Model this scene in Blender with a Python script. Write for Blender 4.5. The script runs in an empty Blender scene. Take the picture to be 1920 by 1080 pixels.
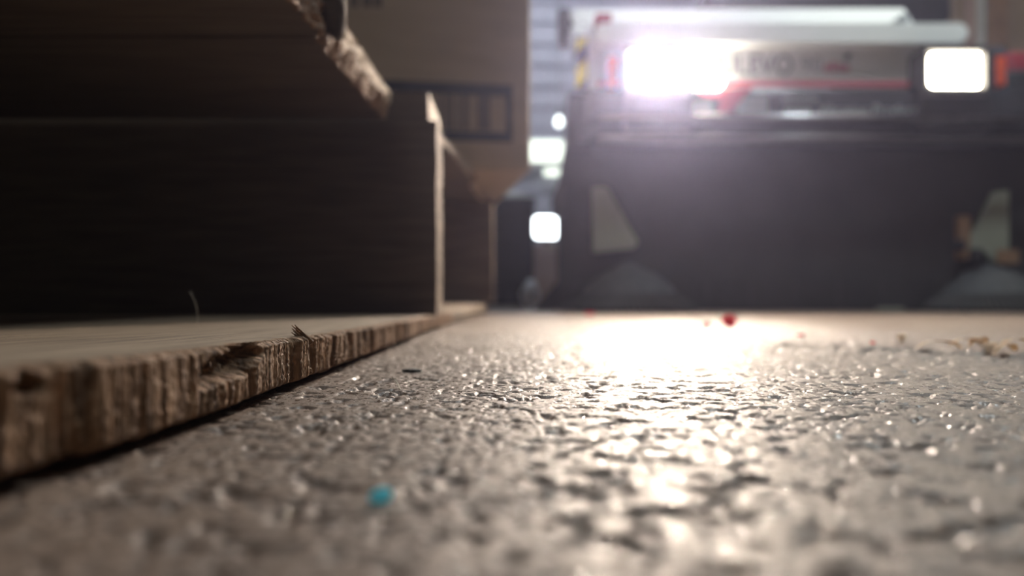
import bpy, bmesh, math, random
import numpy as np
from mathutils import Vector, Matrix

random.seed(7)
rng = np.random.default_rng(11)
sc = bpy.context.scene
COL = sc.collection

# ------------------------------------------------------------------ camera
H, F, HX, HY = 0.032, 1400.0, 960.0, 558.0       # lens height, focal length in px, vanishing point
cam_d = bpy.data.cameras.new('camera')
cam = bpy.data.objects.new('camera', cam_d)
COL.objects.link(cam)
cam.location = (0, 0, H)
cam.rotation_euler = (math.pi / 2, 0, 0)
cam_d.sensor_width = 36
cam_d.lens = 36 * F / 1920
cam_d.shift_y = (HY - 540) / 1920
cam_d.clip_start = 0.005
cam_d.clip_end = 60
cam_d.dof.use_dof = True
cam_d.dof.focus_distance = 0.25
cam_d.dof.aperture_fstop = 6.2
sc.camera = cam

# ------------------------------------------------------------------ world, light, exposure
w = bpy.data.worlds.new('world')
sc.world = w
w.use_nodes = True
w.node_tree.nodes['Background'].inputs[0].default_value = (0.55, 0.62, 0.72, 1)
w.node_tree.nodes['Background'].inputs[1].default_value = 0.0

def area(name, loc, rot, sx, sy, power, col):
    l = bpy.data.lights.new(name, 'AREA')
    l.shape = 'RECTANGLE'
    l.size, l.size_y, l.energy, l.color = sx, sy, power, col
    o = bpy.data.objects.new(name, l)
    COL.objects.link(o)
    o.location, o.rotation_euler = loc, rot
    return o
# fluorescent battens under the ceiling of the hall, plus two added lights
area('hood_fill_tube', (0.95, 1.22, 1.55), (0, 0, 0), 0.18, 0.12, 12, (0.86, 0.97, 1.0))  # added low tube: brightens the hood, spares near floor, reflects in rails
area('ceiling_area_light', (0.3, 2.6, 3.30), (0, 0, 0), 1.2, 0.12, 26, (0.86, 0.95, 1.0))
area('ceiling_area_light', (0.2, 5.6, 3.30), (0, 0, 0), 1.2, 0.12, 42, (0.82, 0.88, 1.0))
area('ceiling_area_light', (-0.9, -1.8, 3.30), (0, 0, 0), 1.2, 0.12, 15, (0.95, 0.97, 0.90))
area('ceiling_area_light', (2.2, 1.7, 3.30), (0, 0, 0), 1.2, 0.12, 22, (1.0, 0.95, 0.85))  # added to brighten the cartons stacked behind the sweeper

# thin bluish scatter added to imitate lens glare around the headlamp
GLARE_HAZE = 0.022
if GLARE_HAZE:
    nt_ = w.node_tree
    sv = nt_.nodes.new('ShaderNodeVolumeScatter')
    sv.inputs['Color'].default_value = (0.62, 0.64, 1.0, 1)
    sv.inputs['Density'].default_value = GLARE_HAZE
    sv.inputs['Anisotropy'].default_value = 0.8
    nt_.links.new(sv.outputs[0], nt_.nodes['World Output'].inputs['Volume'])

vs = sc.view_settings
vs.view_transform = 'Standard'
vs.look = 'None'
vs.gamma = 1.0
vs.exposure = 0.0
vs.use_curve_mapping = False
sc.cycles.sample_clamp_indirect = 4.0
sc.cycles.use_denoising = True

LAMP_MAIN = 950.0
LAMP_SIDE = 30.0

# ------------------------------------------------------------------ helpers
def P(px, py, D):
    return Vector(((px - HX) * D / F, D, H + (HY - py) * D / F))

def G(px, py):
    """point of the floor under a pixel"""
    D = F * H / (py - HY)
    return Vector(((px - HX) * D / F, D, 0))

def new_mat(name):
    m = bpy.data.materials.new(name)
    m.use_nodes = True
    nt = m.node_tree
    return m, nt, nt.nodes['Principled BSDF']

def N(nt, kind, **kw):
    n = nt.nodes.new(kind)
    for k, v in kw.items():
        if k.startswith('i_'):
            key = k[2:].replace('_', ' ')
            n.inputs[key].default_value = v
        else:
            setattr(n, k, v)
    return n

def ramp(nt, stops, src):
    r = nt.nodes.new('ShaderNodeValToRGB')
    el = r.color_ramp.elements
    while len(el) < len(stops):
        el.new(0.5)
    for e, (p, c) in zip(el, stops):
        e.position = p
        e.color = (*c, 1)
    nt.links.new(src, r.inputs[0])
    return r

def mat(name, c1, c2=None, rough=0.6, scale=20.0, stretch=(1, 1, 1), bump=0.0, bump_scale=None, metal=0.0, detail=5.0, coat=0.0, spec=0.5, lo=0.3, hi=0.7):
    m, nt, b = new_mat(name)
    tc = N(nt, 'ShaderNodeTexCoord')
    mp = N(nt, 'ShaderNodeMapping')
    mp.inputs['Scale'].default_value = stretch
    nt.links.new(tc.outputs['Object'], mp.inputs[0])
    nz = N(nt, 'ShaderNodeTexNoise', i_Scale=scale, i_Detail=detail)
    nt.links.new(mp.outputs[0], nz.inputs['Vector'])
    c2 = c2 or tuple(x * 0.85 for x in c1)
    r = ramp(nt, [(lo, c2), (hi, c1)], nz.outputs['Fac'])
    nt.links.new(r.outputs[0], b.inputs['Base Color'])
    b.inputs['Roughness'].default_value = rough
    b.inputs['Metallic'].default_value = metal
    b.inputs['Coat Weight'].default_value = coat
    b.inputs['Specular IOR Level'].default_value = spec
    if bump:
        nb = N(nt, 'ShaderNodeTexNoise', i_Scale=bump_scale or scale * 3, i_Detail=6.0)
        nt.links.new(mp.outputs[0], nb.inputs['Vector'])
        bp = N(nt, 'ShaderNodeBump', i_Strength=bump, i_Distance=0.002)
        nt.links.new(nb.outputs['Fac'], bp.inputs['Height'])
        nt.links.new(bp.outputs[0], b.inputs['Normal'])
    return m

def emit(name, col, strength):
    m, nt, b = new_mat(name)
    b.inputs['Base Color'].default_value = (0.8, 0.8, 0.8, 1)
    b.inputs['Emission Color'].default_value = (*col, 1)
    b.inputs['Emission Strength'].default_value = strength
    b.inputs['Roughness'].default_value = 0.2
    return m

def link(name, me, m, parent=None):
    o = bpy.data.objects.new(name, me)
    COL.objects.link(o)
    if m:
        me.materials.clear()
        me.materials.append(m)
    if parent is not None:
        o.parent = parent
        o.matrix_parent_inverse = Matrix.Translation(parent.location).inverted() if parent.rotation_euler.z == 0 else parent_mat(parent).inverted()
    return o

def parent_mat(p):
    return Matrix.LocRotScale(p.location, p.rotation_euler, p.scale)

def bm_obj(name, bm, m, parent=None, smooth=False):
    me = bpy.data.meshes.new(name)
    bmesh.ops.recalc_face_normals(bm, faces=bm.faces)
    if smooth:
        for f in bm.faces:
            f.smooth = True
    bm.to_mesh(me)
    bm.free()
    return link(name, me, m, parent)

def tag(o, label, cat, group=None, kind=None):
    if label: o['label'] = label
    if cat: o['category'] = cat
    if group: o['group'] = group
    if kind: o['kind'] = kind
    return o

def thing(name, loc, label, cat, group=None):
    o = bpy.data.objects.new(name, None)
    o.empty_display_size = 0.05
    COL.objects.link(o)
    o.location = loc
    return tag(o, label, cat, group)

def box_bm(x0, x1, y0, y1, z0, z1, bevel=0.0, seg=2, bm=None):
    new = bm is None
    bm = bm or bmesh.new()
    r = bmesh.ops.create_cube(bm, size=1)
    vs_ = r['verts']
    for v in vs_:
        v.co = Vector((x0 + (v.co.x + .5) * (x1 - x0), y0 + (v.co.y + .5) * (y1 - y0), z0 + (v.co.z + .5) * (z1 - z0)))
    if bevel:
        es = list({e for v in vs_ for e in v.link_edges})
        bmesh.ops.bevel(bm, geom=es, offset=bevel, segments=seg, affect='EDGES', profile=0.5)
    return bm

def prism_bm(pts, y0, y1, bevel=0.0, seg=2, bm=None):
    """polygon of (x, z) points run from y0 to y1"""
    bm = bm or bmesh.new()
    a = [bm.verts.new((x, y0, z)) for x, z in pts]
    b = [bm.verts.new((x, y1, z)) for x, z in pts]
    fs = [bm.faces.new(a), bm.faces.new(b[::-1])]
    n = len(pts)
    for i in range(n):
        fs.append(bm.faces.new((a[i], b[i], b[(i + 1) % n], a[(i + 1) % n])))
    if bevel:
        es = list({e for f in fs for e in f.edges})
        bmesh.ops.bevel(bm, geom=es, offset=bevel, segments=seg, affect='EDGES', profile=0.5)
    return bm

def tube_bm(path, r, n=10, bm=None, r_end=None):
    bm = bm or bmesh.new()
    rings = []
    k = len(path)
    for i, p in enumerate(path):
        p = Vector(p)
        d = (Vector(path[min(i + 1, k - 1)]) - Vector(path[max(i - 1, 0)])).normalized()
        up = Vector((0, 0, 1)) if abs(d.z) < 0.9 else Vector((1, 0, 0))
        u = d.cross(up).normalized()
        v = d.cross(u)
        rr = r if r_end is None else r + (r_end - r) * i / (k - 1)
        rings.append([bm.verts.new(p + rr * (math.cos(t) * u + math.sin(t) * v)) for t in [2 * math.pi * j / n for j in range(n)]])
    for a, b in zip(rings, rings[1:]):
        for j in range(n):
            bm.faces.new((a[j], a[(j + 1) % n], b[(j + 1) % n], b[j]))
    bm.faces.new(rings[0][::-1])
    bm.faces.new(rings[-1])
    return bm

def lathe_bm(profile, centre, axis='z', n=32, bm=None):
    bm = bm or bmesh.new()
    rings = []
    for r, h in profile:
        ring = []
        for j in range(n):
            t = 2 * math.pi * j / n
            c, s = r * math.cos(t), r * math.sin(t)
            q = {'z': (c, s, h), 'x': (h, c, s), 'y': (c, h, s)}[axis]
            ring.append(bm.verts.new(Vector(centre) + Vector(q)))
        rings.append(ring)
    for a, b in zip(rings, rings[1:]):
        for j in range(n):
            bm.faces.new((a[j], a[(j + 1) % n], b[(j + 1) % n], b[j]))
    bm.faces.new(rings[0][::-1])
    bm.faces.new(rings[-1])
    return bm

def rrect(x0, x1, z0, z1, r, n=6):
    out = []
    for cx, cz, a0 in ((x1 - r, z1 - r, 0), (x0 + r, z1 - r, 90), (x0 + r, z0 + r, 180), (x1 - r, z0 + r, 270)):
        for i in range(n + 1):
            a = math.radians(a0 + 90 * i / n)
            out.append((cx + r * math.cos(a), cz + r * math.sin(a)))
    return out

def text_obj(name, body, x0, x1, z0, z1, y, m, parent, bold=0.0, group=None):
    """lettering that fills the given rectangle, facing -y"""
    cu = bpy.data.curves.new(name, 'FONT')
    cu.body = body
    cu.extrude = 0.0006
    cu.offset = bold
    to = bpy.data.objects.new(name, cu)
    COL.objects.link(to)
    dg = bpy.context.evaluated_depsgraph_get()
    me = bpy.data.meshes.new_from_object(to.evaluated_get(dg))
    bpy.data.objects.remove(to)
    co = np.empty(len(me.vertices) * 3)
    me.vertices.foreach_get('co', co)
    co = co.reshape(-1, 3)
    lo, hi = co.min(0), co.max(0)
    out = np.empty_like(co)
    out[:, 0] = x0 + (co[:, 0] - lo[0]) / (hi[0] - lo[0]) * (x1 - x0)
    out[:, 2] = z0 + (co[:, 1] - lo[1]) / (hi[1] - lo[1]) * (z1 - z0)
    out[:, 1] = y - (co[:, 2] - lo[2])
    me.vertices.foreach_set('co', out.ravel())
    me.update()
    return link(name, me, m, parent)

# numpy value noise -------------------------------------------------
_tab = rng.random((512, 512)).astype(np.float32)
def vnoise(x, y, seed=0):
    xi = np.floor(x).astype(np.int64); yi = np.floor(y).astype(np.int64)
    fx = (x - xi).astype(np.float32); fy = (y - yi).astype(np.float32)
    fx = fx * fx * (3 - 2 * fx); fy = fy * fy * (3 - 2 * fy)
    xi += seed * 37; yi += seed * 91
    a = _tab[xi % 512, yi % 512]; b = _tab[(xi + 1) % 512, yi % 512]
    c = _tab[xi % 512, (yi + 1) % 512]; d = _tab[(xi + 1) % 512, (yi + 1) % 512]
    return (a * (1 - fx) + b * fx) * (1 - fy) + (c * (1 - fx) + d * fx) * fy
def fbm(x, y, octv=4, seed=0):
    s, a, t = 0, 1.0, 0
    for i in range(octv):
        s = s + a * vnoise(x * 2 ** i + 13.7 * i, y * 2 ** i + 5.1 * i, seed + i)
        t += a; a *= 0.5
    return s / t
def sstep(a, b, x):
    t = np.clip((x - a) / (b - a), 0, 1)
    return t * t * (3 - 2 * t)

def grid_mesh(name, V, rows, cols, smooth=True, wrap=False):
    me = bpy.data.meshes.new(name)
    idx = np.arange(rows * cols).reshape(rows, cols)
    q = np.stack([idx[:-1, :-1], idx[:-1, 1:], idx[1:, 1:], idx[1:, :-1]], -1).reshape(-1, 4)
    me.vertices.add(rows * cols)
    me.vertices.foreach_set('co', V.astype(np.float32).ravel())
    me.loops.add(q.size)
    me.loops.foreach_set('vertex_index', q.astype(np.int32).ravel())
    me.polygons.add(len(q))
    me.polygons.foreach_set('loop_start', np.arange(0, q.size, 4, dtype=np.int32))
    me.polygons.foreach_set('loop_total', np.full(len(q), 4, dtype=np.int32))
    me.polygons.foreach_set('use_smooth', np.full(len(q), smooth))
    me.update(calc_edges=True)
    me.validate()
    return me

# ------------------------------------------------------------------ materials
def concrete():
    m, nt, b = new_mat('concrete')
    tc = N(nt, 'ShaderNodeTexCoord')
    n1 = N(nt, 'ShaderNodeTexNoise', i_Scale=9.0, i_Detail=8.0)
    n2 = N(nt, 'ShaderNodeTexNoise', i_Scale=260.0, i_Detail=5.0)
    for n in (n1, n2):
        nt.links.new(tc.outputs['Object'], n.inputs['Vector'])
    r1 = ramp(nt, [(0.3, (0.165, 0.116, 0.088)), (0.7, (0.265, 0.193, 0.150))], n1.outputs['Fac'])
    r2 = ramp(nt, [(0.25, (0.45, 0.45, 0.45)), (0.7, (1, 1, 1))], n2.outputs['Fac'])
    mx = N(nt, 'ShaderNodeMix', data_type='RGBA', blend_type='MULTIPLY')
    mx.inputs[0].default_value = 0.8
    nt.links.new(r1.outputs[0], mx.inputs[6]); nt.links.new(r2.outputs[0], mx.inputs[7])
    nt.links.new(mx.outputs[2], b.inputs['Base Color'])
    n4 = N(nt, 'ShaderNodeTexNoise', i_Scale=420.0, i_Detail=3.0)
    nt.links.new(tc.outputs['Object'], n4.inputs['Vector'])
    mr = N(nt, 'ShaderNodeMapRange')
    for k_, v_ in (('From Min', .545), ('From Max', .63), ('To Min', .58), ('To Max', .20)):
        mr.inputs[k_].default_value = v_
    nt.links.new(n4.outputs['Fac'], mr.inputs['Value'])
    nt.links.new(mr.outputs[0], b.inputs['Roughness'])
    b.inputs['Specular IOR Level'].default_value = 0.62
    n3 = N(nt, 'ShaderNodeTexNoise', i_Scale=1300.0, i_Detail=4.0)
    nt.links.new(tc.outputs['Object'], n3.inputs['Vector'])
    bp = N(nt, 'ShaderNodeBump', i_Strength=0.4, i_Distance=0.0006)
    nt.links.new(n3.outputs['Fac'], bp.inputs['Height'])
    nt.links.new(bp.outputs[0], b.inputs['Normal'])
    return m
M = {}
M['concrete'] = concrete()
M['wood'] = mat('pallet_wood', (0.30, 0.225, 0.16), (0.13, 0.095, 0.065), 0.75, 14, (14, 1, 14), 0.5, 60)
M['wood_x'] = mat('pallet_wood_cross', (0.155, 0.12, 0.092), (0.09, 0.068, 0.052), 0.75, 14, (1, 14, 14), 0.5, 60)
M['wood_edge'] = mat('sawn_edge_wood', (0.38, 0.228, 0.128), (0.075, 0.041, 0.022), 0.7, 520, (0.5, 1.3, 0.10), 0.8, 1000, detail=6, lo=0.32, hi=0.66)
M['wood_pale'] = mat('pale_cut_wood', (0.62, 0.52, 0.40), (0.45, 0.35, 0.25), 0.7, 60, (1, 1, 3), 0.3, 300)
M['cardboard'] = mat('cardboard', (0.46, 0.37, 0.265), (0.40, 0.32, 0.225), 0.8, 8, (1, 1, 5), 0.1, 300)
M['cardboard_dim'] = mat('brown_carton', (0.30, 0.22, 0.15), (0.24, 0.18, 0.12), 0.85, 6)
M['carton_pink'] = mat('pinkish_carton', (0.42, 0.30, 0.25), (0.34, 0.25, 0.21), 0.8, 6)
M['ink'] = mat('blue_black_ink', (0.05, 0.055, 0.07), (0.03, 0.035, 0.045), 0.8, 40)
M['ink_faint'] = mat('worn_ink', (0.17, 0.14, 0.12), (0.12, 0.10, 0.09), 0.8, 40)
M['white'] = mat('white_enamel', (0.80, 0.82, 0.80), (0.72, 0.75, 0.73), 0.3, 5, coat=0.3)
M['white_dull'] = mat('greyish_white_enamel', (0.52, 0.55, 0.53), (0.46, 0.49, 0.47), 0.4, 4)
M['black'] = mat('black_plastic', (0.022, 0.022, 0.024), (0.014, 0.014, 0.016), 0.5, 30)
M['rubber'] = mat('black_rubber', (0.028, 0.027, 0.028), (0.018, 0.018, 0.018), 0.75, 12, bump=0.2)
M['bumper'] = mat('dark_grey_steel', (0.05, 0.05, 0.056), (0.04, 0.04, 0.044), 0.25, 6)
M['chrome'] = mat('worn_steel_tube', (0.34, 0.34, 0.36), (0.26, 0.26, 0.28), 0.25, 30, metal=1.0)
M['cream'] = mat('cream_enamel', (0.27, 0.29, 0.24), (0.22, 0.24, 0.19), 0.55, 9)
M['rust'] = mat('rusty_brown_paint', (0.30, 0.18, 0.10), (0.2, 0.12, 0.07), 0.7, 20)
M['red'] = mat('red_paint', (0.40, 0.045, 0.06), (0.32, 0.035, 0.05), 0.45, 20)
M['red_plastic'] = mat('red_plastic', (0.62, 0.02, 0.05), (0.5, 0.015, 0.04), 0.4, 200)
M['orange'] = mat('orange_lens', (0.75, 0.10, 0.02), (0.6, 0.06, 0.015), 0.25, 30)
M['yellow'] = mat('yellow_paint', (0.80, 0.70, 0.05), (0.7, 0.6, 0.04), 0.5, 20)
M['grey_print'] = mat('grey_print', (0.22, 0.24, 0.25), None, 0.6, 20)
M['dark_print'] = mat('dark_print', (0.07, 0.075, 0.08), None, 0.6, 20)
M['pale_print'] = mat('pale_print', (0.34, 0.37, 0.38), None, 0.6, 20)
M['bristle'] = mat('grey_bristle', (0.06, 0.064, 0.07), (0.035, 0.037, 0.04), 0.7, 60, (1, 1, 0.2), 0.6, 200)
M['lamp_main'] = emit('headlamp_glass_bright', (1.0, 0.83, 0.69), LAMP_MAIN)
M['lamp_side'] = emit('headlamp_glass', (1.0, 0.90, 0.70), LAMP_SIDE)
M['wall'] = mat('painted_steel_cladding', (0.40, 0.43, 0.50), (0.34, 0.37, 0.44), 0.45, 3)
M['wall_plain'] = mat('grey_plaster', (0.30, 0.30, 0.30), (0.25, 0.25, 0.25), 0.8, 3)
M['plastic_dark'] = mat('dark_green_black_plastic', (0.020, 0.026, 0.028), (0.014, 0.018, 0.02), 0.55, 10)
M['sack'] = mat('dark_brown_sacking', (0.09, 0.065, 0.045), (0.05, 0.036, 0.026), 0.9, 120, bump=0.8, bump_scale=300)
M['foil'] = mat('clear_plastic_bag', (0.88, 0.92, 1.0), (0.75, 0.8, 0.95), 0.15, 30)
M['window_glow'] = emit('daylit_glass', (0.88, 1.0, 0.88), 1.7)
M['led_glow'] = emit('floodlight_glass', (0.86, 0.95, 1.0), 8.0)
M['bulb_glow'] = emit('bulb_glass', (0.9, 1.0, 1.0), 4.0)
M['blue_chip'] = mat('blue_paint_chip', (0.30, 0.80, 0.95), (0.2, 0.7, 0.85), 0.4, 500)
def translucent(m, col):
    nt = m.node_tree
    out = nt.nodes['Material Output']
    tr = N(nt, 'ShaderNodeBsdfTranslucent'); tr.inputs[0].default_value = (*col, 1)
    mx = N(nt, 'ShaderNodeMixShader'); mx.inputs[0].default_value = .6
    nt.links.new(nt.nodes['Principled BSDF'].outputs[0], mx.inputs[1]); nt.links.new(tr.outputs[0], mx.inputs[2])
    nt.links.new(mx.outputs[0], out.inputs['Surface'])
translucent(M['red_plastic'], (.85, .03, .08))
translucent(M['blue_chip'], (.35, .85, .95))
M['straw'] = mat('pale_wood_shaving', (0.72, 0.56, 0.38), (0.6, 0.45, 0.3), 0.7, 200)
M['fibre'] = mat('pale_fibre', (0.7, 0.66, 0.55), None, 0.6, 50)
M['dark_chip'] = mat('dark_chip', (0.06, 0.06, 0.055), None, 0.7, 100)

# ------------------------------------------------------------------ the hall
def make_floor():
    ys = [-3.0, -1.0, -0.3, 0.0, 0.05]
    y = 0.06
    while y < 0.55:
        ys.append(y); y *= 1.0037
    while y < 2.2:
        ys.append(y); y *= 1.009
    while y < 7.0:
        ys.append(y); y *= 1.08
    ys.append(7.0)
    xs_mid = np.arange(-0.12, 0.36, 0.00055)
    right, d = [], 0.0009
    x = xs_mid[-1]
    while x < 5.0:
        x += d; d *= 1.045; right.append(min(x, 5.0))
    left, d = [], 0.002
    x = xs_mid[0]
    while x > -4.0:
        x -= d; d *= 1.10; left.append(max(x, -4.0))
    xs = np.concatenate([np.array(left[::-1]), xs_mid, np.array(right)])
    ys = np.array(ys)
    X, Y = np.meshgrid(xs, ys)
    Z = 0.0005 * (fbm(X / 0.014, Y / 0.014, 4, 1) - 0.5)
    Z += 0.00032 * (fbm(X / 0.0026, Y / 0.0026, 3, 5) - 0.5)
    Z += 0.00030 * (fbm(X / 0.0012, Y / 0.0012, 2, 7) - 0.5)
    p = fbm(X / 0.0048, Y / 0.0042, 3, 9)
    Z -= 0.0010 * sstep(0.61, 0.70, p)
    p2 = fbm(X / 0.0020, Y / 0.0020, 2, 15)
    Z -= 0.00045 * sstep(0.64, 0.74, p2)
    # scraped, crusted ridge on the right
    t = np.clip((X - 0.12) / 0.16, 0, 1)
    c = 0.56 - 0.16 * t
    wgt = np.exp(-((Y - c) / 0.035) ** 2) * sstep(0.10, 0.22, X)
    Z += wgt * 0.0065 * np.clip(fbm((X + 0.7 * Y) / 0.02, (Y - 0.7 * X) / 0.006, 3, 21) - 0.35, 0, 1)
    fade = sstep(0.0, 0.06, Y)
    Z = (Z - 0.0002) * fade
    V = np.stack([X, Y, Z], -1)
    me = grid_mesh('floor', V, len(ys), len(xs))
    o = link('floor', me, M['concrete'])
    tag(o, 'rough pitted grey brown concrete floor', None, kind='structure')
make_floor()

def struct(name, bm, m, label):
    return tag(bm_obj(name, bm, m), label, None, kind='structure')

wb = struct('wall_back', box_bm(-4, 5, 7.0, 7.1, 0, 3.4), M['wall'], 'pale blue grey far wall of the hall')
struct('wall_left', box_bm(-4.1, -4, -3, 7.1, 0, 3.4), M['wall_plain'], 'grey side wall of the hall')
struct('wall_right', box_bm(5, 5.1, -3, 7.1, 0, 3.4), M['wall_plain'], 'grey side wall of the hall on the right')
struct('wall_front', box_bm(-4.1, 5.1, -3.1, -3, 0, 3.4), M['wall_plain'], 'grey wall behind the viewer')
struct('ceiling', box_bm(-4.1, 5.1, -3.1, 7.1, 3.4, 3.5), M['wall_plain'], 'grey ceiling of the hall')
# horizontal cladding sheets on the far wall
pan = None
for i in range(17):
    z0 = 0.02 + i * 0.198
    if pan is None:
        bm = box_bm(-3.95, 4.95, -0.03, 0.0, 0.0, 0.17, 0.012, 2)
        pan = bm_obj('cladding_panel', bm, M['wall'])
        o = pan
    else:
        o = pan.copy(); COL.objects.link(o)
    o.location = (0, 7.0, z0)
    o.parent = wb

# lit window far back
def window():
    D = 6.94
    a, b = P(880, 305, D), P(1054, 267, D)
    o = bm_obj('window_1', box_bm(a.x - .04, b.x + .02, D - .06, D + .02, a.z - .04, b.z + .02), M['white'])
    tag(o, 'small bright lit window far back between the carton and the sweeper', None, kind='structure')
    g = bm_obj('pane', box_bm(a.x, b.x, D - .07, D - .05, a.z, b.z), M['window_glow'])
    g.parent = o
    a, b = P(1020, 331, D), P(1056, 319, D)
    g = bm_obj('pane', box_bm(a.x, b.x, D - .07, D - .05, a.z, b.z), M['window_glow'])
    g.parent = o
window()

def bulb():
    c = P(1048, 230, 5.0)
    t = thing('hanging_bulb', (c.x, c.y, c.z - .04), 'round white bulb shining far back beside the carton edge', 'lamp')
    bm = lathe_bm([(0.004, -.028), (.015, -.023), (.025, -.008), (.025, .010), (.018, .026), (.012, .045)], c, n=20)
    bm_obj('bulb', bm, M['bulb_glow'], t, True)
    bm_obj('socket', lathe_bm([(.013, .044), (.015, .05), (.015, .09), (.004, .1)], c, n=16), M['black'], t)
    bm_obj('cord', tube_bm([(c.x, c.y, c.z + .09), (c.x, c.y, 3.4)], .003, 6), M['black'], t)
bulb()

# ------------------------------------------------------------------ first pallet
PB = [(-0.05, -0.082, .0206), (0.115, -0.0785, .0206), (.16, -.0745, .0200), (.219, -0.0722, .0188), (.315, -0.072, .0172), (.50, -0.0715, .0162), (.69, -.0725, .0155), (.86, -.0665, .0152)]
def edge_at(y):
    k = np.array(PB)
    return np.interp(y, k[:, 0], k[:, 1]), np.interp(y, k[:, 0], k[:, 2])

def bottom_board(parent):
    ys = [-0.05, 0.0]
    y = 0.06
    while y < 0.86:
        ys.append(y); y *= 1.0017 if y < 0.5 else 1.005
    ys.append(0.86)
    ys = np.array(ys)
    nR = len(ys)
    NV = 46
    vz = np.linspace(0, 1, NV)                     # 0 top .. 1 bottom on the sawn face
    tops = np.concatenate([np.linspace(0.48, 0.03, 12), np.linspace(0.026, 0.0006, 24)])
    xe, zt = edge_at(ys)
    S = ys[:, None]; T = vz[None, :]
    SS = S + 0 * T; TT = T + 0 * S
    # vertical saw scars: depend on y mostly, drift a little with height
    drift = SS + 0.0009 * (fbm(SS / .02, TT * 2.2, 2, 31) - .5)
    g1 = vnoise(drift / 0.0019, TT * 0.35, 33)
    g2 = vnoise(drift / 0.0009, TT * 1.2, 34)
    g3 = vnoise(drift / 0.0045, TT * 0.25, 35)
    g4 = fbm(SS / 0.0010, TT * 16, 2, 36)
    slot = sstep(.66, .72, g1) * (.5 + .5 * vnoise(drift / .02, TT * .6, 38))
    disp = 0.0020 * slot + 0.0009 * g2 + 0.0026 * sstep(.78, .83, g3) + 0.0008 * (g4 - .3) + .0012 * vnoise(SS / .03, TT * 1.5, 39)
    # gouge torn out below the upper arris
    def gouge(yc, hw_l, hw_r, zc, hz, depth, tilt=0.0):
        ys_ = SS - yc - tilt * (TT - zc)
        a = np.where(ys_ < 0, ys_ / hw_l, ys_ / hw_r)
        r = np.sqrt(a ** 2 + ((TT - zc) / hz) ** 2)
        return depth * (1 - sstep(.65, 1.0, r + 0.35 * (fbm(SS / .004, TT * 9, 2, 40) - .5)))
    gg = gouge(.206, .027, .014, .27, .28, .0085, -0.026)
    gg = gg * (1 + 0.5 * (fbm((SS + TT * .018) / .0016, (TT - SS * 12) * 2, 2, 41) - .5))
    gg = gg + gouge(.190, .012, .010, .36, .24, .0026, -.03)
    gg = gg + gouge(.1235, .005, .0030, .15, .13, .006)
    disp = disp + gg
    # worn arrises
    disp = disp + 0.0022 * (1 - sstep(0, .07, TT)) * (0.4 + fbm(SS / .003, TT * 0, 3, 44)) + 0.003 * sstep(.90, 1.0, TT)
    zb = 0.0026 + 0.0010 * (fbm(ys / .012, ys * 0, 2, 46) - .5)
    topr = 0.0011 * (fbm(ys / .0028, ys * 0, 3, 47) - .35)
    Ze = (zt - topr)[:, None] + (zb - (zt - topr))[:, None] * TT
    Xe = xe[:, None] - disp
    Xt = xe[:, None] - disp[:, :1] - tops[None, :]
    SS2 = S + 0 * Xt
    Zt = zt[:, None] - topr[:, None] * np.exp(-tops[None, :] / .003) + .0003 * (fbm(Xt / .0025, SS2 / .05, 3, 48) - .5)
    Zt = np.minimum(Zt, zt[:, None] + .0004)
    Xb = Xe[:, -1:] - np.array([[.01, .05, .2, .48]])
    Zb = zb[:, None] + 0 * Xb
    X = np.concatenate([Xt, Xe, Xb, Xt[:, :1]], 1)
    Z = np.concatenate([Zt, Ze, Zb, Zt[:, :1]], 1)
    V = np.stack([X, S + 0 * X, Z], -1)
    cols = X.shape[1]
    me = grid_mesh('bottom_board', V, nR, cols)
    # close the two ends
    bm = bmesh.new(); bm.from_mesh(me); bm.verts.ensure_lookup_table()
    for r in (0, nR - 1):
        bm.faces.new([bm.verts[r * cols + c] for c in range(cols - 1)])
    bmesh.ops.recalc_face_normals(bm, faces=bm.faces)
    bm.to_mesh(me); bm.free()
    o = link('bottom_board', me, M['wood'], parent)
    me.materials.append(M['wood_edge'])
    idx = np.zeros(len(me.polygons), dtype=np.int32)
    c0, c1 = len(tops) - 3, len(tops) + NV
    cc = np.arange((nR - 1) * (cols - 1)) % (cols - 1)
    idx[:len(cc)] = ((cc >= c0) & (cc < c1)).astype(np.int32)
    idx[len(cc):] = 1
    me.polygons.foreach_set('material_index', idx)
    me.update()
    return o

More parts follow.
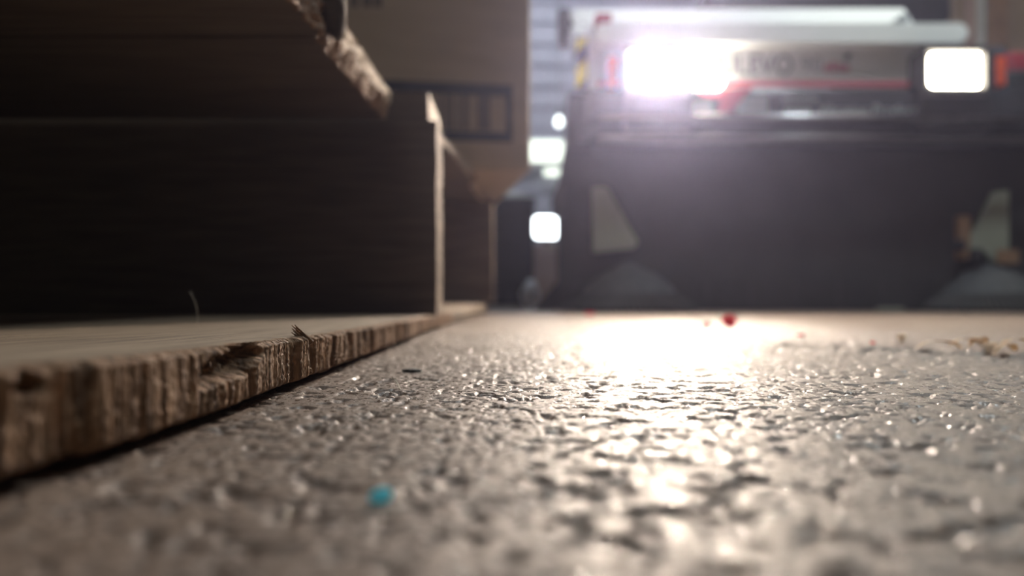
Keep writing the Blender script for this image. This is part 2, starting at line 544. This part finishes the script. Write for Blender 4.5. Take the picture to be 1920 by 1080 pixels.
def rough_board(name, x0, x1, y0, y1, z0, z1, m, parent, rough_end=0.004, seed=1, end_mat=None, skew=0.0, wear=0.0, low_mat=None):
    """a board lying along x whose right-hand end is broken and fibrous"""
    nu, nv = max(8, int((y1 - y0) / 0.0025)), 13
    us = np.linspace(0, 1, nu)
    ring_z = np.concatenate([np.full(6, z0), np.linspace(z0, z1, nv), np.full(6, z1)])
    ring_d = np.concatenate([np.array([x1 - x0, .1, .03, .012, .006, .003]), np.zeros(nv), np.array([.003, .006, .012, .03, .1, x1 - x0])])
    U = us[:, None] + 0 * ring_z[None, :]
    Zr = ring_z[None, :] + 0 * U
    Dr = ring_d[None, :] + 0 * U
    e = rough_end * (fbm(U * (y1 - y0) / .006, Zr / .004, 4, seed) * 1.6 - .6)
    e += rough_end * .8 * (fbm(U * (y1 - y0) / .03, Zr / .03, 2, seed + 3) - .5)
    low = 1 - (Zr - z0) / (z1 - z0)
    e = e + wear * low * (0.5 + fbm(U * (y1 - y0) / .012, Zr * 0, 3, seed + 5))
    X = x1 + skew * (U - .5) - Dr - e * np.exp(-Dr / .02)
    X = np.where(Dr > .11, x0, X)
    V = np.stack([X, y0 + U * (y1 - y0), Zr + (.0015 * (fbm(U * 20, Zr * 300, 2, seed + 8) - .5)) * (Dr < .05)], -1)
    cols = len(ring_z)
    me = grid_mesh(name, V, nu, cols, True)
    bm = bmesh.new(); bm.from_mesh(me); bm.verts.ensure_lookup_table()
    for r in (0, nu - 1):
        bm.faces.new([bm.verts[r * cols + c] for c in range(cols)])
    bmesh.ops.recalc_face_normals(bm, faces=bm.faces)
    bm.to_mesh(me); bm.free()
    o = link(name, me, m, parent)
    if end_mat:
        me.materials.append(end_mat)
        cc = np.arange((nu - 1) * (cols - 1)) % (cols - 1)
        idx = np.zeros(len(me.polygons), dtype=np.int32)
        idx[:len(cc)] = ((cc >= 5) & (cc < 5 + nv)).astype(np.int32)
        if low_mat:
            me.materials.append(low_mat)
            rr = np.arange(len(cc)) // (cols - 1)
            lim = 5 + nv * (.58 - .35 * (1 - rr / nu) ** 2 * 0 + .35 * (fbm(rr * (y1 - y0) / nu / .01, rr * 0.0, 3, seed + 20) - .5))
            k = (cc >= 5) & (cc < np.clip(lim, 5, 5 + nv))
            idx[:len(cc)][k] = 2
        me.polygons.foreach_set('material_index', idx)
    # keep flat faces crisp
    for p in me.polygons:
        p.use_smooth = False
    return o

pal = thing('wooden_pallet', (-0.25, 0.4, 0.0), 'near weathered wooden pallet with splintered sawn edge along the floor', 'pallet')
bb = bottom_board(pal)
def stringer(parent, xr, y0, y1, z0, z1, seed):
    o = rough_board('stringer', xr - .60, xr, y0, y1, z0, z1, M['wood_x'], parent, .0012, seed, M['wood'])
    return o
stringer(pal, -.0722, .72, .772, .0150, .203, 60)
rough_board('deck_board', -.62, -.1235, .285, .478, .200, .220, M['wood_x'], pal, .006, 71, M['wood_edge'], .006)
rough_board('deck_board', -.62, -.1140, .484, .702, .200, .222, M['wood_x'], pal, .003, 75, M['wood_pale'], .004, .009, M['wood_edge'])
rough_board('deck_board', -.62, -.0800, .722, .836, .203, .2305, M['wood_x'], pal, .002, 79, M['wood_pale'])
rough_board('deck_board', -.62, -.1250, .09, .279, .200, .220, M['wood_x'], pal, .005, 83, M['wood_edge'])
# splinter standing up at the arris
def splinter(parent):
    y0 = .272
    bm = bmesh.new()
    base = Vector((-.0725, y0, .0166))
    ax = Vector((-.0076, .0008, .0069))
    wd = Vector((-.0030, .0016, -.0022))
    for k in range(9):
        t = k / 8
        b = base + wd * t * .75 + Vector((0, .0004 * (k % 2), -.0008))
        tip = b + ax * (.80 + .32 * random.random() - .22 * t) + wd * .25 * t
        tube_bm([b, b.lerp(tip, .6), tip], .00062, 5, bm, .00018)
    return bm_obj('splinter', bm, M['wood_edge'], parent)
splinter(bb)

# dark sack that sags over the pallet's upper edge
def sack():
    D = .50
    c = P(612, -30, D)
    bm = bmesh.new()
    bmesh.ops.create_icosphere(bm, subdivisions=5, radius=1)
    for v in bm.verts:
        x, y, z = [abs(q) ** .55 * (1 if q > 0 else -1) for q in v.co]
        t = (z + 1) / 2
        n = fbm(np.array([x * 2 + 9]), np.array([z * 3 + y + 4]), 3, 90)[0] - .5
        wx = .0150 + .014 * t
        v.co = Vector((-.1180 - .046 * t + x * wx + .004 * n, D - .012 + y * .011, .274 + z * .0725 + .008 * n + .006 * (x < 0) * abs(x)))
    o = bm_obj('sack', bm, M['sack'], None, True)
    return tag(o, 'dark brown sack corner sagging over the near pallet top', 'sack')
sack()

# ------------------------------------------------------------------ second pallet and its carton
pal2 = thing('wooden_pallet', (-0.25, 1.15, 0.0), 'farther wooden pallet that carries the large printed carton', 'pallet')
def board2():
    nu = 90
    ys = np.linspace(.885, 1.40, nu)
    rows = []
    for i, y in enumerate(ys):
        t = (y - .885) / .515
        xe = -.0690 + .024 * t
        zt = .0145 + .0085 * t
        n = float(fbm(np.array([y / .008]), np.array([0.3]), 3, 95)[0])
        d = .004 * n
        rows.append([(-.55, y, zt), (xe - .02, y, zt), (xe - .004 - d * .4, y, zt), (xe - d, y, zt - .002), (xe - .6 * d, y, zt * .5), (xe - d, y, .003), (xe - .02, y, .002), (-.55, y, .002), (-.55, y, zt)])
    V = np.array(rows)
    me = grid_mesh('bottom_board', V, nu, 9, False)
    bm = bmesh.new(); bm.from_mesh(me); bm.verts.ensure_lookup_table()
    for r in (0, nu - 1):
        bm.faces.new([bm.verts[r * 9 + c] for c in range(8)])
    bmesh.ops.recalc_face_normals(bm, faces=bm.faces)
    bm.to_mesh(me); bm.free()
    return link('bottom_board', me, M['wood'], pal2)
board2()
stringer(pal2, -.0345, 1.35, 1.42, .022, .2075, 101)
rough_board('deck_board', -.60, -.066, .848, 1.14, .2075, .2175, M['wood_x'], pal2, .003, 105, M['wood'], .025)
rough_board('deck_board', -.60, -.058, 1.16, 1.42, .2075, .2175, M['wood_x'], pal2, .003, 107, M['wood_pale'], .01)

def carton():
    cr = Vector((.027, 1.094, .218))
    ang = math.atan2(.065, .436)
    ux = Vector((math.cos(ang), math.sin(ang), 0))         # along the front, to the right
    uy = Vector((-math.sin(ang), math.cos(ang), 0))        # into depth
    W_, D_, H_ = .46, .44, .46
    t = thing('cardboard_carton', cr - ux * W_ / 2 + uy * D_ / 2, 'large brown cardboard carton with a framed barcode print', 'carton')
    t.rotation_euler.z = ang
    R = Matrix.Rotation(ang, 4, 'Z')
    def loc_box(name, x0, x1, y0, y1, z0, z1, m, bev=0.0, seg=2):
        bm = box_bm(x0, x1, y0, y1, z0, z1, bev, seg)
        bmesh.ops.transform(bm, matrix=Matrix.Translation(cr) @ R, verts=bm.verts)
        return bm_obj(name, bm, m, t)
    loc_box('body', -W_, 0, 0, D_, 0, H_, M['cardboard'], .003)
    loc_box('bottom_flap', -W_ + .004, -.004, .004, D_ * .5 - .002, -.0005, .001, M['cardboard'])
    def hit(px, py):
        # pixel ray against the front face
        d = Vector(((px - HX) / F, 1, (HY - py) / F))
        o = Vector((0, 0, H))
        s = (cr - o).dot(uy) / d.dot(uy)
        q = o + s * d - cr
        return q.dot(ux), q.z
    def pr(name, px0, py0, px1, py1, m, th=.0008):
        a, b = hit(px0, py1), hit(px1, py0)
        return loc_box(name, a[0], b[0], -th, .0005, a[1], b[1], m)
    pr('frame_line', 700, 160, 960, 171, M['ink'])
    pr('frame_line', 700, 249, 960, 259, M['ink'])
    pr('frame_line', 949, 165, 960, 254, M['ink'])
    pr('frame_line', 700, 165, 708, 254, M['ink'])
    bars = [(716, 8), (730, 14), (752, 6), (766, 10), (786, 6), (800, 12), (822, 8), (836, 12), (856, 6), (868, 10), (895, 24)]
    for x, wd in bars:
        pr('barcode_bar', x, 178, x + wd, 243, M['ink_faint'])
    for x in (632, 656, 680, 700):
        pr('printed_letter', x, -20, x + 16, 13, M['ink_faint'])
    # strip of tape on the right-hand lower edge
    return t
carton()

# ------------------------------------------------------------------ things beyond
def crate():
    D = 2.4
    x0, x1, zt = P(850, 0, D).x, P(1001, 0, D).x, P(0, 370, D).z
    t = thing('plastic_crate', ((x0 + x1) / 2, D + .15, 0), 'tall dark plastic crate behind the farther pallet', 'crate')
    bm_obj('body', box_bm(x0, x1, D, D + .30, .004, zt - .02, .012, 3), M['plastic_dark'], t)
    bm_obj('rim', box_bm(x0 - .006, x1 + .006, D - .006, D + .306, zt - .03, zt, .006, 2), M['plastic_dark'], t)
    for k in range(3):
        z = .06 + k * .08
        bm_obj('rib', box_bm(x0 + .02, x1 - .004, D - .008, D + .01, z, z + .012, .003, 1), M['plastic_dark'], t)
    # pale folded sheet on top
    a = P(930, 333, D + .1)
    bm = bmesh.new()
    nx, ny = 16, 12
    g = [[None] * ny for _ in range(nx)]
    for i in range(nx):
        for j in range(ny):
            u, v = i / (nx - 1), j / (ny - 1)
            z = zt + .012 + .05 * math.sin(math.pi * v) ** .5 * (0.7 + .3 * math.sin(5 * u + 2 * v)) * min(1, 6 * u, 6 * (1 - u))
            g[i][j] = bm.verts.new((x0 + .02 + u * (x1 - x0 - .02), D + .03 + v * .24, z))
    for i in range(nx - 1):
        for j in range(ny - 1):
            bm.faces.new((g[i][j], g[i + 1][j], g[i + 1][j + 1], g[i][j + 1]))
    r = bmesh.ops.solidify(bm, geom=list(bm.faces), thickness=.012)
    o = bm_obj('folded_sheet', bm, M['white_dull'], None, True)
    tag(o, 'pale folded plastic sheet lying on the dark crate', 'sheet')
crate()

def floodlight():
    D = 3.2
    # carton that carries it
    x0, x1, zt = P(1003, 0, D).x, P(1058, 0, D).x, P(0, 457, D).z
    bm = box_bm(x0, x1 + .10, D, D + .25, 0.0, zt, .004)
    o = tag(bm_obj('tall_carton', bm, M['carton_pink']), 'pinkish brown upright carton under the white floodlight', 'carton')
    bm_obj('lid_tape', box_bm(x0 + .05, x0 + .09, D - .001, D + .1, zt - .03, zt + .001), M['cardboard'], o)
    a, b = P(1001, 446, D), P(1050, 405, D)
    t = thing('floodlight', ((a.x + b.x) / 2, D + .06, zt), 'white glowing rounded floodlight beyond the dark crate', 'lamp')
    bm_obj('housing', prism_bm(rrect(a.x - .006, b.x + .006, a.z - .006, b.z + .006, .02), D + .02, D + .08, .003), M['black'], t)
    bm_obj('lens', prism_bm(rrect(a.x, b.x, a.z, b.z, .018), D + .012, D + .03), M['led_glow'], t)
    bm_obj('bracket', box_bm((a.x + b.x) / 2 - .02, (a.x + b.x) / 2 + .02, D + .04, D + .07, zt, a.z + .01), M['bumper'], t)
floodlight()

def plastic_bag():
    c = P(993, 577, 2.25); c.z = 0
    bm = bmesh.new()
    bmesh.ops.create_icosphere(bm, subdivisions=4, radius=1)
    for v in bm.verts:
        x, y, z = v.co
        n = fbm(np.array([x * 2.5 + 7 + z]), np.array([y * 2.5 + z * 3 + 3]), 3, 110)[0] - .5
        k = 1 + .9 * n
        taper = 1 - .45 * max(0, z)
        v.co = Vector((c.x + x * .030 * k * taper + .004 * z, c.y + y * .03 * k, .046 + z * .044 * (1 + .3 * n)))
    o = bm_obj('plastic_bag', bm, M['foil'], None, False)
    tag(o, 'crumpled bluish white plastic bag on the floor by the crate', 'bag')
plastic_bag()

def back_cartons():
    D = 3.1
    spec = [(1770, 1935, 330, 95, 0.0), (1745, 1835, 95, -160, .05), (1838, 1990, 95, -160, 0.02)]
    z_floor = 0
    labels = ['brown carton at the bottom of the stack behind the sweeper', 'narrow greyish carton on the left of the stack behind the sweeper', 'wide brown carton on the right of the stack behind the sweeper']
    mats = [M['cardboard_dim'], M['white_dull'], M['cardboard_dim']]
    zt = P(0, 95, D).z
    # lower carton stands on a block of two cartons down to the floor
    a, b = P(1740, 0, D).x, P(2010, 0, D).x
    for i, (z0, z1) in enumerate(((0, zt * .5), (zt * .5 + .001, zt))):
        o = tag(bm_obj('stacked_carton', box_bm(a, b, D, D + .45, z0, z1, .005), M['cardboard_dim']), ['brown carton on the floor at the foot of the stack behind the sweeper', 'brown carton in the middle of the stack behind the sweeper'][i], 'carton', 'cartons stacked behind the sweeper')
        bm_obj('tape', box_bm((a + b) / 2 - .03, (a + b) / 2 + .03, D - .001, D + .451, z1 - .06, z1 + .0008), M['cardboard'], o)
    xs = [1786, 1812, 1836, 1856, 1893, 1990]
    mm = [M['cardboard_dim'], M['carton_pink'], M['white_dull'], M['rust'], M['cardboard_dim']]
    lab = ['thin brown carton standing at the left end of the upper stack row', 'thin pinkish carton standing second in the upper stack row', 'narrow grey carton standing third in the upper stack row', 'narrow rust brown carton standing fourth in the upper stack row', 'wide brown carton standing at the right end of the upper stack row']
    for i in range(5):
        x0, x1 = P(xs[i], 0, D).x, P(xs[i + 1], 0, D).x - .004
        o = tag(bm_obj('stacked_carton', box_bm(x0, x1, D + .01 * (i % 3), D + .40, zt + .001, zt + .42 + .03 * (i % 2), .004), mm[i]), lab[i], 'carton', 'cartons stacked behind the sweeper')
back_cartons()

# ------------------------------------------------------------------ the sweeper
SD = 1.72
def S(px, py, dy=0.0):
    q = P(px, py, SD)
    return q.x, q.z
def sx(px): return (px - HX) * SD / F
def sz(py): return H + (HY - py) * SD / F
def sweeper():
    t = thing('floor_sweeper', (sx(1514), SD + .6, 0), 'white ride on floor sweeper with one blazing headlamp and dark front', 'sweeper')
    def bx(name, px0, py0, px1, py1, d0, d1, m, bev=0.0, seg=2, parent=t):
        k = (SD + d0) / SD                     # the outline is that of the front face
        return bm_obj(name, box_bm(sx(px0) * k, sx(px1) * k, SD + d0, SD + d1, max(.001, H + (sz(py1) - H) * k), H + (sz(py0) - H) * k, bev, seg), m, parent)
    def front(bm, d):
        k = (SD + d) / SD
        for v in bm.verts:
            v.co.x *= k; v.co.z = H + (v.co.z - H) * k
        return bm
    # hood
    pts = [S(1072, 80), S(1072, 4), S(1712, 4), S(1738, 44), S(1738, 80)]
    bmh = prism_bm(pts, SD + .03, SD + .62)
    for v in bmh.verts:                        # the front leans back as it rises
        if v.co.y < SD + .1 and v.co.z > sz(30):
            k = (v.co.y + .10) / v.co.y
            v.co.x *= k; v.co.z = H + (v.co.z - H) * k; v.co.y += .10
    for v in bmh.verts:                        # and the tail narrows
        if v.co.y > SD + .5:
            v.co.x += .085 if v.co.x < sx(1400) else -.05
    bmesh.ops.bevel(bmh, geom=list(bmh.edges), offset=.008, segments=3, affect='EDGES')
    hood = bm_obj('hood', bmh, M['white'], t)
    bm_obj('hood_lip', front(prism_bm(rrect(sx(1118), sx(1815), sz(80), sz(43), .014, 5), SD - .025, SD + .5, .006, 2), -.025), M['white'], t)
    bx('hood_handle', 1690, 26, 1704, 40, .025, .08, M['grey_print'], .003, 1, hood)
    bx('red_sticker', 1117, 24, 1147, 47, .026, .080, M['red'], 0, 1, hood)
    bm_obj('bolt', lathe_bm([(.004, -.004), (.005, 0)], (sx(1096), SD + .03, sz(36)), 'y', 12), M['grey_print'], hood)
    # front panel
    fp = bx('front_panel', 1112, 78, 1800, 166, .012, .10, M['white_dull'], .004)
    bx('red_stripe', 1112, 151, 1800, 163, .0105, .0125, M['red'], 0, 1, fp)
    text_obj('lettering', 'DULEVO', sx(1322), sx(1490), sz(138), sz(99), SD + .012, M['dark_print'], fp, .012)
    text_obj('lettering', '90', sx(1506), sx(1545), sz(132), sz(103), SD + .012, M['grey_print'], fp)
    text_obj('lettering', 'elite', sx(1549), sx(1597), sz(132), sz(111), SD + .012, M['red'], fp, .02)
    bm_obj('lettering', prism_bm([S(1585, 112), S(1590, 97), S(1602, 95), S(1597, 110)], SD + .011, SD + .0125), M['dark_print'], fp)
    # bumper with plates
    bp = bx('bumper', 1100, 166, 1925, 226, -.03, .10, M['bumper'], .006)
    yb = SD - .0305
    bx('plate', 1278, 190, 1336, 215, -.0315, -.029, M['grey_print'], 0, 1, bp)
    bx('plate', 1382, 180, 1440, 219, -.0315, -.029, M['grey_print'], 0, 1, bp)
    bm_obj('red_emblem', prism_bm([S(1300, 177), S(1402, 172), S(1384, 192), S(1366, 216), S(1338, 216), S(1346, 192), S(1312, 187)][::-1], SD - .033, SD - .029), M['red'], bp)
    text_obj('lettering', 'Vibration', sx(1534) * .9825, sx(1628) * .9825, H + (sz(215) - H) * .9825, H + (sz(196) - H) * .9825, yb, M['pale_print'], bp)
    text_obj('lettering', 'Products', sx(1637) * .9825, sx(1730) * .9825, H + (sz(215) - H) * .9825, H + (sz(196) - H) * .9825, yb, M['pale_print'], bp)
    for k in range(5):      # unreadable short word
        bx('lettering', 1471 + k * 10.5, 202, 1479 + k * 10.5, 215, -.031, -.029, M['pale_print'], 0, 1, bp)
    for k in range(8):      # unreadable small line above it
        bx('lettering', 1468 + k * 8.4, 182, 1474 + k * 8.4, 191, -.031, -.029, M['grey_print'], 0, 1, bp)
    # rails
    for nm, y0, y1, d in (('upper_rail', 222, 236, -.045), ('lower_rail', 256, 270, -.03)):
        bm_obj(nm, tube_bm([(sx(1105), SD + d + .05, sz((y0 + y1) / 2)), (sx(1120), SD + d, sz((y0 + y1) / 2)), (sx(1930), SD + d, sz((y0 + y1) / 2)), (sx(1945), SD + d + .05, sz((y0 + y1) / 2))], (y1 - y0) / 2 * SD / F, 14), M['chrome'], t, True)
    bx('lower_bumper', 1085, 232, 1945, 262, -.005, .10, M['black'], .004)
    bm_obj('shoulder_plate', prism_bm([S(1112, 168), S(1112, 275), S(1062, 275), S(1066, 168)], SD + .02, SD + .10, .004), M['bumper'], t)
    # front apron and flap
    ap = bm_obj('front_apron', prism_bm([S(1062, 264), S(1968, 264), S(1975, 340), S(1975, 540), S(1050, 540), S(1050, 340)][::-1], SD + .06, SD + .12, .006), M['rubber'], t)
    fl = bx('rubber_flap', 1052, 520, 1975, 583, .05, .062, M['rubber'], .001, 1)
    for k in range(11):
        bx('flap_slit', 1080 + k * 82, 524, 1083 + k * 82, 583, .048, .051, M['black'], 0, 1, fl)
    # chassis
    bx('chassis', 1150, 80, 1900, 420, .12, 1.05, M['bumper'], .02, 2)
    # headlamps
    for cx, mm, nm in ((1235, M['lamp_main'], 'main'), (1793, M['lamp_side'], 'side')):
        hs = bx('headlamp_housing', cx - 62, 88, cx + (66 if nm == 'main' else 76), 240, -.05, .04, M['black'], .008, 3)
        ln = bm_obj('headlamp_lens', front(prism_bm(rrect(sx(cx - 50), sx(cx + 52), sz(163), sz(99), .012, 5), SD - .054, SD - .04, .002, 2), -.054), mm, hs)
        for q0, r0, q1, r1 in ((-62, 87, 64, 95), (-62, 167, 64, 175), (-62, 95, -54, 167), (56, 95, 64, 167)):  # rim bars added to keep lamp light off rail and hood
            bx('bezel', cx + q0, r0, cx + q1, r1, -.076, -.05, M['black'], .001, 1, hs)
    # small glowing piece added for the bright tail beside the headlamp
    bm_obj('glow_tail', front(prism_bm(rrect(sx(1302), sx(1358), sz(164), sz(130), .014, 6), SD - .045, SD + .012, .003), -.045), M['lamp_side'], t)
    # turn signals
    bx('turn_signal', 1866, 105, 1888, 160, -.03, .03, M['orange'], .004, 2)
    bx('turn_signal', 1140, 105, 1160, 160, -.03, .03, M['orange'], .004, 2)
    # striped corner post on the left
    cp = bx('corner_post', 1102, 62, 1120, 172, -.005, .05, M['white'], .003)
    hp = bx('hazard_plate', 1079, 66, 1102, 168, .0, .012, M['black'], .001, 1)
    for y0, y1 in ((92, 66), (160, 118)):
        bm_obj('yellow_stripe', prism_bm([S(1080, y0 + 6), S(1101, y0 - 14), S(1101, max(67, y1 - 8)), S(1080, max(67, y1 + 10))], SD - .0015, SD + .0005), M['yellow'], hp)
    # mirror on a stalk, left side
    mr = bm_obj('side_mirror', prism_bm(rrect(sx(1047), sx(1071), sz(82), sz(8), .010, 4), SD + .02, SD + .05, .004), M['black'], t)
    bm_obj('mirror_stalk', tube_bm([(sx(1062), SD + .04, sz(20)), (sx(1078), SD + .06, sz(30))], .006, 8), M['black'], mr)
    # red side panel and hose on the right
    bx('side_panel', 1892, 96, 1975, 132, .03, .6, M['red'], .006)
    bx('side_housing', 1886, 132, 1975, 264, .0, .5, M['black'], .01, 2)
    # seat and steering wheel behind the hood
    st = bx('seat', 1330, -40, 1790, 42, .75, 1.15, M['black'], .03, 3)
    bx('seat_back', 1330, -330, 1790, -20, 1.10, 1.22, M['black'], .04, 3, st)
    bm_obj('steering_column', tube_bm([(sx(1500), SD + .5, sz(10)), (sx(1500), SD + .66, sz(-130))], .02, 10), M['black'], t)
    bm = bmesh.new()
    c = Vector((sx(1500), SD + .66, sz(-132)))
    tube_bm([c + Vector((.16 * math.cos(a), .12 * math.sin(a), .08 * math.sin(a))) for a in [2 * math.pi * k / 24 for k in range(25)]], .012, 8, bm)
    bm_obj('steering_wheel', bm, M['black'], t, True)
    # cream brackets that carry the side brooms
    bm_obj('broom_bracket', prism_bm([S(1116, 472), S(1114, 346), S(1142, 346), S(1203, 452), S(1196, 463)], SD + .035, SD + .055, .003), M['cream'], t)
    br = bm_obj('broom_bracket', prism_bm([S(1828, 466), S(1886, 355), S(1912, 352), S(1912, 492), S(1878, 488), S(1866, 468)], SD + .035, SD + .055, .003), M['cream'], t)
    bx('bracket_edge', 1870, 468, 1911, 494, .030, .034, M['rust'], 0, 1, br)
    bx('bracket_post', 1799, 404, 1822, 486, .035, .055, M['rust'], .003, 1)
    bm_obj('pivot_bolt', lathe_bm([(.012, -.012), (.014, 0)], (sx(1815), SD + .035, sz(458)), 'y', 14), M['black'], t)
    bm_obj('pivot_bolt', lathe_bm([(.016, -.012), (.018, 0)], (sx(1847), SD + .035, sz(478)), 'y', 14), M['black'], t)
    # side brooms: dome and skirt of bristles
    for cx in (1185, 1880):
        c = (sx(cx), SD + .06, 0)
        dm = bm_obj('side_broom', lathe_bm([(.012, sz(490)), (.03, sz(500)), (.06, sz(510)), (.10, sz(535)), (.115, sz(552)), (.12, .035)], c, 'z', 40), M['bristle'], t, True)
        bm = bmesh.new()
        for k in range(72):
            a = 2 * math.pi * k / 72
            r0, r1 = .105, .155 + .012 * random.random()
            p0 = Vector((c[0] + r0 * math.cos(a), c[1] + r0 * math.sin(a), .042))
            p1 = Vector((c[0] + r1 * math.cos(a + .05), c[1] + r1 * math.sin(a + .05), .002))
            tube_bm([p0, p1], .006, 5, bm, .008)
        o = bm_obj('bristles', bm, M['rubber'], dm)
        o['kind'] = 'stuff'
    # wheels
    for cx, d in ((1185, .75), (1880, .75)):
        r = .13
        wh = bm_obj('wheel', lathe_bm([(.07, -.05), (r - .015, -.05), (r, -.035), (r, .035), (r - .015, .05), (.07, .05)], (sx(cx), SD + d, r), 'x', 32), M['rubber'], t, True)
        bm_obj('hub', lathe_bm([(.02, -.055), (.068, -.052), (.068, .052), (.02, .055)], (sx(cx), SD + d, r), 'x', 24), M['cream'], wh)
    # rounded wheel guard that shows left of the apron
    bm_obj('wheel_guard', prism_bm([S(1040, 400), S(1037, 365), S(1046, 342), S(1066, 334), S(1066, 400)], SD + .02, SD + .10, .006), M['rubber'], t)
    # skid plate sloping out to the left at the floor
    bm_obj('broom_skirt', prism_bm([S(1000, 583), S(1048, 528), S(1100, 528), S(1100, 583)], SD + .08, SD + .11, .002), M['rubber'], t)
    # paper tag caught under the flap
    return t
sweeper()
o = bm_obj('paper_scrap', box_bm(sx(1658), sx(1704), SD + .02, SD + .04, .001, .009, .001, 1), M['cream'])
tag(o, 'small cream scrap lying under the dark sweeper front', 'scrap')

# ------------------------------------------------------------------ small things on the floor
def blob(name, c, r, m, label, cat, group=None, seed=0, sub=2, squash=(1, 1, 1)):
    bm = bmesh.new()
    bmesh.ops.create_icosphere(bm, subdivisions=sub, radius=1)
    for v in bm.verts:
        x, y, z = v.co
        k = 1 + .7 * (fbm(np.array([x * 1.7 + 11 + z * 1.3]), np.array([y * 1.7 + 4 - z]), 2, 120 + seed)[0] - .5)
        v.co = Vector((c.x + x * r * k * squash[0], c.y + y * r * k * squash[1], c.z + z * r * k * squash[2]))
    lo = min(v.co.z for v in bm.verts)
    for v in bm.verts:
        v.co.z += -lo - .0003
    return tag(bm_obj(name, bm, m, None, False), label, cat, group)
g = 'red plastic fragments on the floor'
blob('plastic_fragment', G(1366, 613), .0085, M['red_plastic'], 'largest bright red plastic fragment on the lit floor', 'fragment', g, 1, 2, (1, .7, .75))
blob('plastic_fragment', G(1325, 612), .0052, M['red_plastic'], 'red plastic fragment just left of the largest red one', 'fragment', g, 2, 2, (1, .8, .5))
blob('plastic_fragment', G(1501, 630), .0030, M['red_plastic'], 'tiny red fragment on the floor right of the glare', 'fragment', g, 3, 1, (1.3, .8, .5))
blob('plastic_fragment', G(1636, 645), .0020, M['red_plastic'], 'rightmost tiny red fragment on the floor', 'fragment', g, 4, 1, (1, .8, .6))
blob('plastic_fragment', G(1105, 590), .0070, M['red_plastic'], 'leftmost dull red fragment in front of the left broom', 'fragment', g, 5, 1, (1.6, .8, .35))
blob('paint_chip', G(713, 940), .0016, M['blue_chip'], 'light blue paint chip on the near concrete', 'chip', None, 6, 2, (1.1, .9, .8))
blob('dark_chip', G(771, 697), .0032, M['dark_chip'], 'dark flat chip on the concrete beside the near pallet edge', 'chip', None, 7, 2, (1.3, .7, .28))
# pale fibres
def fibre(pts, r, label):
    tag(bm_obj('fibre', tube_bm(pts, r, 5), M['fibre']), label, 'fibre', 'stray pale fibres')
D = G(745, 722).y
fibre([P(735, 707, D) , P(739, 712, D), P(744, 716, D - .004), P(751, 731, D - .012)], .00012, 'thin pale fibre lying on the concrete near the dark chip')
D = .40
fibre([P(372, 606, D), P(370, 585, D), P(366, 566, D), P(356, 546, D)], 0.00010, 'thin pale fibre standing up from the near pallet board')
# wood shavings on the right
sh = 0
for (px, py, L, a) in ((1835, 652, .026, 35), (1858, 664, .016, 42), (1885, 668, .022, 30), (1905, 655, .034, 28), (1812, 655, .018, 12), (1690, 645, .014, 55), (1760, 660, .020, 5)):
    c = G(px, py)
    bm = bmesh.new()
    n = 7
    ra = math.radians(a)
    dx = Vector((math.cos(ra), math.sin(ra) * 1.5, 0))
    L *= 1.5
    sd = Vector((-dx.y, dx.x, 0)).normalized() * .0034
    top = []
    for i in range(n):
        t_ = i / (n - 1)
        p = c + dx * L * (t_ - .5) + Vector((0, 0, .0014 + .0055 * math.sin(math.pi * t_) + .0007 * math.sin(9 * t_)))
        k = math.sin(math.pi * (t_ * .8 + .1))
        top.append((bm.verts.new(p + sd * k), bm.verts.new(p - sd * k + Vector((0, 0, .0008)))))
    for a_, b_ in zip(top, top[1:]):
        bm.faces.new((a_[0], a_[1], b_[1], b_[0]))
    bmesh.ops.solidify(bm, geom=list(bm.faces), thickness=.0006)
    lab = ['pale curled wood shaving, middle of the cluster on the right floor', 'short pale wood shaving in front of the shaving cluster', 'pale wood shaving near the right picture edge, nearest the viewer', 'longest pale wood shaving at the right picture edge', 'flat pale wood shaving at the left side of the cluster', 'small steep pale wood shaving left of the cluster', 'straight pale wood shaving between the cluster and the small one'][sh]
    tag(bm_obj('wood_shaving', bm, M['straw']), lab, 'shaving', 'pale wood shavings on the floor')
    sh += 1
